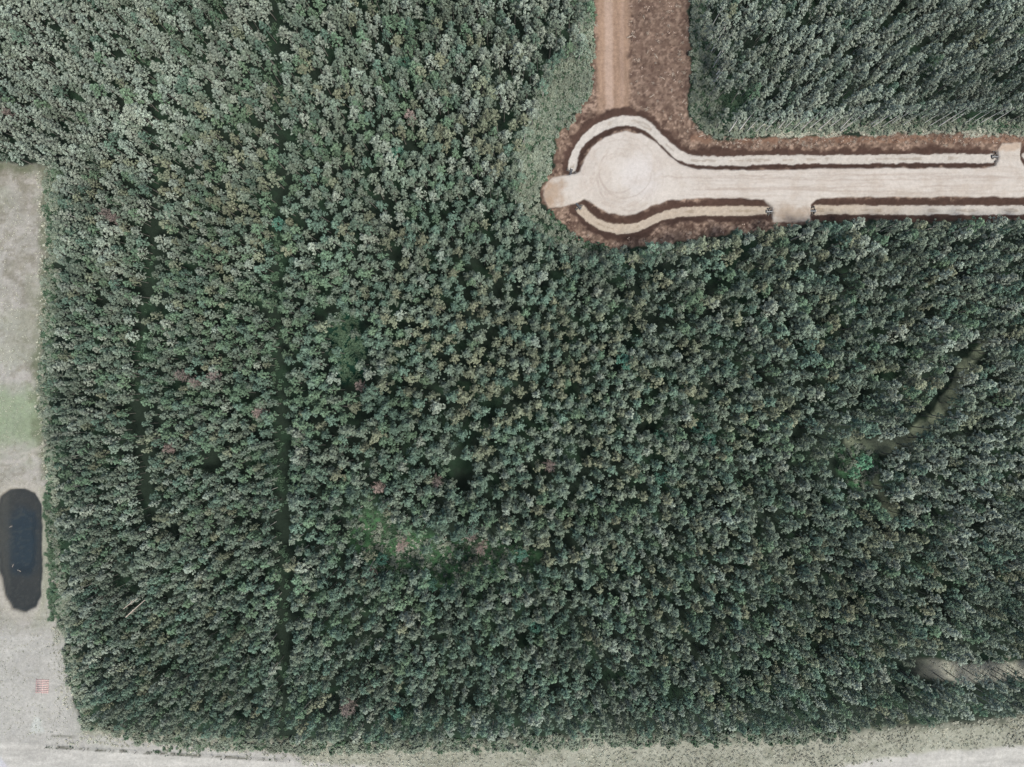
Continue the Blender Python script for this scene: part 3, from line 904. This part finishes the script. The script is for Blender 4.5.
# ------------------------------------------------------------------ shrubs, scrub and grass
SHRUB_ME = [mesh_np('shrub', *dome(500 + i, 1.0, 1.3, 16, .30, 13), [m]) for i, m in enumerate([M_SCRUB, M_SCRUB, M_SCRUB2, M_SCRUB])]
SHRUB_ROWS = [
    ([(590, 20), (588, 90), (570, 120), (552, 140)], 12, 'grey-green shrub, ORD from the top between the brown strip and the left scrub', 'shrubs left of the brown strip'),
    ([(52, 480), (54, 540), (58, 612)], 11, 'low green shrub, ORD from the top between the pond and the forest', 'shrubs beside the pond'),
    ([(50, 180), (52, 250), (47, 340), (44, 372)], 12, 'low dark shrub, ORD from the top along the upper field edge', 'shrubs along the upper field'),
    ([(694, 10), (694, 60), (698, 112)], 10, 'pale shrub, ORD from the top in the grass right of the brown strip', 'shrubs right of the brown strip'),
    ([(546, 214), (560, 226), (580, 242), (610, 251)], 8, 'green shrub, ORD from the left below the tan stub of the turning circle', 'shrubs below the tan stub'),
    ([(310, 748), (420, 747), (520, 745)], 10, 'grey shrub, ORD from the left on the bottom verge right of the fence', 'shrubs on the bottom verge'),
]
for line, n, words, group in SHRUB_ROWS:
    for k, (x, y) in enumerate(walk(line, n)):
        wx, wy = at(x + random.gauss(0, 1.5), y + random.gauss(0, 1.5))
        dark = 'dark' in words or 'green shrub' in words and 'grey' not in words
        o = link('shrub', SHRUB_ME[2] if dark else SHRUB_ME[random.choice((0, 1, 3))])
        s = random.uniform(.75, 1.25)
        o.location = (wx, wy, -.1); o.rotation_euler = (0, 0, random.uniform(0, 6.28)); o.scale = (s, s, s * random.uniform(.8, 1.3))
        tag(o, words.replace('ORD', ORD[k]), 'shrub', group)

def spread(name, polys, n, meshes, lo, hi, label, cat, dens=None, avoid=None, z=-.05, seed=1):
    rs = random.Random(seed); pts, rot, scl, idx = [], [], [], []
    for poly, cnt in zip(polys, n):
        xs = [p[0] for p in poly]; ys = [p[1] for p in poly]
        c = np.array([(rs.uniform(min(xs), max(xs)), rs.uniform(min(ys), max(ys))) for _ in range(cnt)])
        ok = sdf(poly, c[:, 0], c[:, 1]) < (fbm(c[:, 0], c[:, 1], 8, 2, 51) - .5) * 10
        if avoid is not None: ok &= avoid(c[:, 0], c[:, 1])
        for x, y in c[ok]:
            wx, wy = at(x, y); s = rs.uniform(lo, hi)
            pts.append((wx, wy, z)); rot.append((0, 0, rs.uniform(0, 6.28))); scl.append((s, s, s * rs.uniform(.7, 1.2))); idx.append(rs.randrange(len(meshes)))
    print(name, len(pts))
    return scatter(name, pts, rot, scl, idx, proto_collection(name, meshes), label, cat)

def off_road(x, y):
    ok = sdf(GRAVEL, x, y) > 2
    for l in DITCHES: ok &= pdist(l, x, y) > 12
    return ok
def not_pond(x, y): return (sdf(POND, x, y) > 3)

spread('scrub', [
    [(588, -40), (593, 60), (588, 95), (571, 118), (555, 135), (550, 165), (542, 180), (536, 200), (518, 200), (520, 150), (534, 105), (554, 60), (576, 44), (576, -40)],
    [(541, 205), (546, 214), (560, 224), (576, 240), (600, 249), (640, 250), (700, 240), (700, 252), (640, 262), (590, 262), (550, 244), (512, 215), (520, 195)],
    [(690, -40), (692, 60), (690, 116), (704, 130), (722, 138), (722, 100), (714, 60), (704, -40)],
    [(44, 168), (60, 168), (60, 250), (56, 340), (50, 420), (56, 470), (64, 560), (72, 640), (64, 640), (56, 560), (48, 470), (40, 400), (42, 330), (48, 250)],
    [(86, 722), (140, 730), (280, 740), (450, 738), (600, 734), (750, 733), (850, 730), (850, 742), (600, 746), (300, 754), (140, 742)],
    [(720, 122), (1060, 118), (1060, 132), (900, 131), (760, 135), (724, 138)],
    GREEN_C, GREEN_E,
    [(58, 590), (68, 590), (76, 650), (82, 690), (94, 730), (84, 730), (70, 680)]],
    [5200, 1500, 900, 2200, 3000, 1000, 420, 160, 900], SHRUB_ME, .32, 1.0,
    'fine grey-green scrub of low bushes along the forest edges and clearings', 'scrub', avoid=off_road, seed=4)
spread('undergrowth', [[(269, -40), (284, -40), (288, 400), (289, 745), (274, 745), (270, 400)], GREEN_D, GREEN_F, [(140, 40), (160, 40), (158, 280), (140, 420), (128, 420)]],
       [260, 150, 120, 150], [SHRUB_ME[2]], .35, .8, 'dark green undergrowth on the floor of the rides and hollows', 'undergrowth', seed=12)
TUFT_DRY = [mesh_np('dry_tuft', *tuft(600 + i), [M_STRAW]) for i in range(3)]
TUFT_GREEN = [mesh_np('green_tuft', *tuft(620 + i, 30, .6, .6), [M_GRASS]) for i in range(3)]
spread('dry_grass', [
    [(84, 730), (280, 742), (450, 742), (600, 736), (750, 736), (850, 731), (950, 724), (1080, 708), (1080, 745), (927, 750), (820, 775), (320, 775), (300, 760), (60, 742)],
    [(44, 168), (52, 250), (44, 372), (56, 470), (62, 600), (84, 730), (60, 700), (50, 560), (36, 400), (40, 250), (36, 168)],
    [(720, 124), (1060, 120), (1060, 136), (900, 134), (760, 138)],
    [(930, 662), (1060, 656), (1060, 674), (960, 682)],
    [(352, 520), (540, 548), (530, 566), (405, 575)]],
    [11000, 3000, 4500, 700, 500], TUFT_DRY, .35, .85, 'dry straw-coloured grass on the bottom verge and field margins', 'grass', avoid=off_road, seed=5)
spread('field_grass', [[(-80, 165), (44, 168), (46, 250), (38, 380), (48, 470), (56, 600), (80, 732), (60, 744), (-80, 744)]],
       [9000], TUFT_DRY, .15, .42, 'short dry grass scattered over the pale field', 'grass', avoid=not_pond, seed=15)
spread('green_grass', [GREEN_C, GREEN_D, GREEN_E, GREEN_F,
    [(690, -30), (692, 60), (690, 116), (704, 130), (722, 132), (716, 60), (704, -30)],
    [(44, 480), (52, 480), (60, 620), (50, 620)], [(150, 744), (560, 742), (560, 752), (150, 752)]],
    [1500, 300, 400, 300, 1300, 900, 350], TUFT_GREEN, .5, 1.1, 'green grass on the floor of the clearings and beside the pond', 'grass', avoid=not_pond, seed=6)

# ------------------------------------------------------------------ road-works details
M_PIPE = solid_mat('galvanised_steel', (.06, .065, .07), rough=.45, var=.25, scale=6, metallic=.6)
M_RIM = solid_mat('worn_steel_rim', (.24, .24, .23), rough=.5, var=.2, scale=6)
M_STONE = solid_mat('dark_stone', (.07, .066, .06), var=.4, scale=4)
def culvert(px, py, ang, words):
    """A corrugated pipe end poking out of the driveway fill, with a flared lip and a few dark stones."""
    root = bpy.data.objects.new('culvert_pipe', None); COL.objects.link(root)
    wx, wy = at(px, py); root.location = (wx, wy, -.62); root.rotation_euler = (0, 0, ang)
    m = MB(); pts, rad = [], []
    for k in range(25):
        pts.append((-1.6 + 2.4 * k / 24, 0, 0)); rad.append(.36 + (.02 if k % 2 else 0))
    m.tube(pts, rad, 18, cap=False)
    m.tube(list(reversed(pts)), [r - .035 for r in reversed(rad)], 18, cap=False)
    link('pipe', m.mesh('culvert_barrel', [M_PIPE], smooth=True), root)
    c = MB(); c.tube([(.80, 0, 0), (.86, 0, 0), (.95, 0, 0), (1.0, 0, 0)], [.40, .44, .50, .52], 18, cap=False)
    c.tube([(1.0, 0, 0), (.95, 0, 0), (.86, 0, 0), (.80, 0, 0)], [.47, .44, .38, .34], 18, cap=False)
    link('rim', c.mesh('culvert_rim', [M_RIM], smooth=True), root)
    s = MB()
    for k in range(9):
        a = random.uniform(-1.5, 1.5); x = random.uniform(-.4, .7)
        s.tube([(x, a - .2, .05), (x + .05, a, .32), (x, a + .2, .08)], [.10, random.uniform(.18, .28), .10], 6)
    link('stone_apron', s.mesh('culvert_stones', [M_STONE]), root)
    tag(root, words, 'culvert', 'culvert pipes at the ditch ends')
culvert(571, 171.5, R(75), 'dark culvert pipe at the left end of the long curved upper ditch')
culvert(579, 206, R(-50), 'dark culvert pipe at the left end of the short lower ditch')
culvert(770.5, 211, R(180), 'dark culvert pipe at the right end of the short lower ditch')
culvert(813, 210.5, R(0), 'dark culvert pipe at the left end of the long lower right ditch')
culvert(996.5, 156, R(180), 'dark culvert pipe at the right end of the long upper ditch')

def log_mesh(seed, L, r):
    rs = random.Random(seed); m = MB()
    m.tube([(-L / 2, 0, r), (-L * .1, rs.uniform(-.1, .1), r * 1.1), (L / 2, rs.uniform(-.15, .15), r)], [r, r * .9, r * .6], 7)
    for k in range(3):
        x = rs.uniform(-.3, .4) * L; m.tube([(x, 0, r), (x + .3, rs.choice((-1, 1)) * rs.uniform(.3, .6), r * 1.4)], [r * .4, r * .15], 5)
    return m.mesh('log', [M_WOOD], smooth=True)
LOGS = [log_mesh(i, 2.2 + .5 * i, .10 + .02 * i) for i in range(3)]
for x, y, a, words in [
        (630, 37, 20, 'pale felled log at the left rim of the dark soil in the brown strip'),
        (634, 36, 140, 'short pale log crossing near the left rim of the brown strip soil'),
        (648, 52, 60, 'pale log beside the churned hole in the brown strip'),
        (656, 56, 120, 'pale log right of the churned hole in the brown strip'),
        (673, 74, 80, 'pale log upright along the right rim of the brown strip'),
        (672, 90, 85, 'long pale log at the lower right of the brown strip'),
        (652, 96, 30, 'pale log in the churned soil above the upper ditch curve'),
        (662, 78, 150, 'pale log in the middle of the churned brown soil'),
        (644, 17, 100, 'pale log at the top of the brown strip'),
        (684, 101, 50, 'pale log at the foot of the grass right of the brown strip'),
        (130, 604, 35, 'long pale fallen log lying among crowns right of the pond'),
        (135, 609, 40, 'second pale fallen log just below the long one right of the pond'),
        (702, 136, 15, 'pale log in the rusty brash at the corner above the upper ditch'),
        (744, 140, 170, 'pale log in the rusty brash above the upper ditch, left part'),
        (834, 137, 10, 'pale log in the rusty brash above the middle of the upper ditch')]:
    o = link('felled_log', random.choice(LOGS))
    high = 'crowns' in words or 'second' in words
    wx, wy = at(x, y, 9 if high else 0)
    o.location = (wx, wy, 8.6 if high else .0); o.rotation_euler = (0, R(-8) if high else 0, R(a))
    o.scale = (2.4, 1.0, 1.0) if high else (.62, .8, .8)
    tag(o, words, 'log')

# snags floating in the pond
for x, y, a, words in [(10, 527, 20, 'pale snag floating in the upper part of the pond'), (18, 571, 150, 'pale snag floating in the lower part of the pond'),
                       (12, 566, 60, 'small pale snag beside the lower snag in the pond')]:
    o = link('floating_snag', random.choice(LOGS)); wx, wy = at(x, y)
    o.location = (wx, wy, -.50); o.rotation_euler = (0, 0, R(a)); o.scale = (.42, .7, .7)
    tag(o, words, 'log')

# brash and stones strewn on the bare soil
def stick_meshes():
    out = []
    for i, mat in enumerate([M_WOOD, M_BARKDK, solid_mat('rusty_brash', (.17, .12, .09), var=.4, scale=4), solid_mat('pale_clod', (.24, .19, .155), var=.3, scale=4)]):
        rs = random.Random(i); m = MB()
        if i < 3:
            for k in range(7):
                a = rs.uniform(0, 3.14); l = rs.uniform(.25, .7); x, y = rs.uniform(-.5, .5), rs.uniform(-.5, .5)
                m.tube([(x - math.cos(a) * l, y - math.sin(a) * l, .06), (x + math.cos(a) * l, y + math.sin(a) * l, rs.uniform(.08, .25))], [.05, .025], 4)
        else:
            for k in range(3):
                x, y = rs.uniform(-.5, .5), rs.uniform(-.5, .5)
                m.tube([(x, y, -.05), (x + .05, y, .1), (x, y + .04, .2)], [.2, .2, .07], 6)
        out.append(m.mesh('brash', [mat]))
    return out
STICKS = stick_meshes()
spread('brash', [[(690, 118), (704, 131), (760, 138), (900, 134), (1040, 135), (1040, 142), (900, 143), (760, 147), (715, 148), (690, 130)],
                 [(628, -30), (684, -30), (688, 60), (686, 118), (690, 140), (640, 108), (628, 90)], [(596, -30), (600, 90), (575, 118), (590, 60)],
                 [(560, 214), (600, 240), (660, 234), (770, 218), (770, 226), (660, 244), (600, 246), (560, 226)]],
       [1300, 260, 60, 160], STICKS, .35, .9, 'strewn brash, sticks and clods on the bare soil of the road works', 'brash',
       avoid=lambda x, y: (sdf(GRAVEL, x, y) > 3), z=.02, seed=8)

# red slatted panel on the field
M_RED = solid_mat("faded_red_paint", (.36, .25, .235), var=.25, scale=3)
M_RAIL = solid_mat('pale_rail', (.36, .27, .25), var=.2, scale=3)
root = bpy.data.objects.new('slatted_panel', None); COL.objects.link(root)
wx, wy = at(42.5, 686); root.location = (wx, wy, .03); root.rotation_euler = (0, 0, R(-2))
m = MB()
for k in range(8):
    m.box((random.uniform(-.05, .05), -1.75 + .5 * k, .17), (3.6, .20, .07), random.uniform(-.01, .01))
link('slats', m.mesh('panel_slats', [M_RED]), root)
for sx in (-1.65, 0.1, 1.65):
    m = MB(); m.box((sx, 0, .068), (.14, 4.1, .13)); link('rail', m.mesh('panel_rail', [M_RED if sx > 1 else M_RAIL]), root)
tag(root, 'faded red slatted panel lying flat on the pale field', 'panel')

# wire fence along the bottom
M_POST = solid_mat('weathered_post', (.10, .095, .085), var=.3, scale=3)
froot = bpy.data.objects.new('wire_fence', None); COL.objects.link(froot)
ax, ay = at(47, 746.5); bx, by = at(290, 760.5); froot.location = (ax, ay, 0)
NP = 20
for k in range(NP):
    t = k / (NP - 1); p = ((bx - ax) * t, (by - ay) * t)
    m = MB(); m.tube([(p[0], p[1], -.3), (p[0] + random.gauss(0, .02), p[1], 1.25)], [.08, .07], 7); link('post', m.mesh('fence_post', [M_POST]), froot)
for z in (.4, .75, 1.1):
    m = MB(); m.tube([(0, .085, z), ((bx - ax), (by - ay) + .085, z)], .012, 4); link('wire', m.mesh('fence_wire', [M_PIPE]), froot)
tag(froot, 'low wire fence on dark posts along the bottom left track', 'fence')
spread('fence_weeds', [[(46, 746), (290, 760), (290, 761.5), (46, 747.5)]], [1100], [SHRUB_ME[2], TUFT_GREEN[0], TUFT_DRY[0]], .10, .26,
       'ragged dark weeds growing along the wire fence', 'weeds', seed=9)
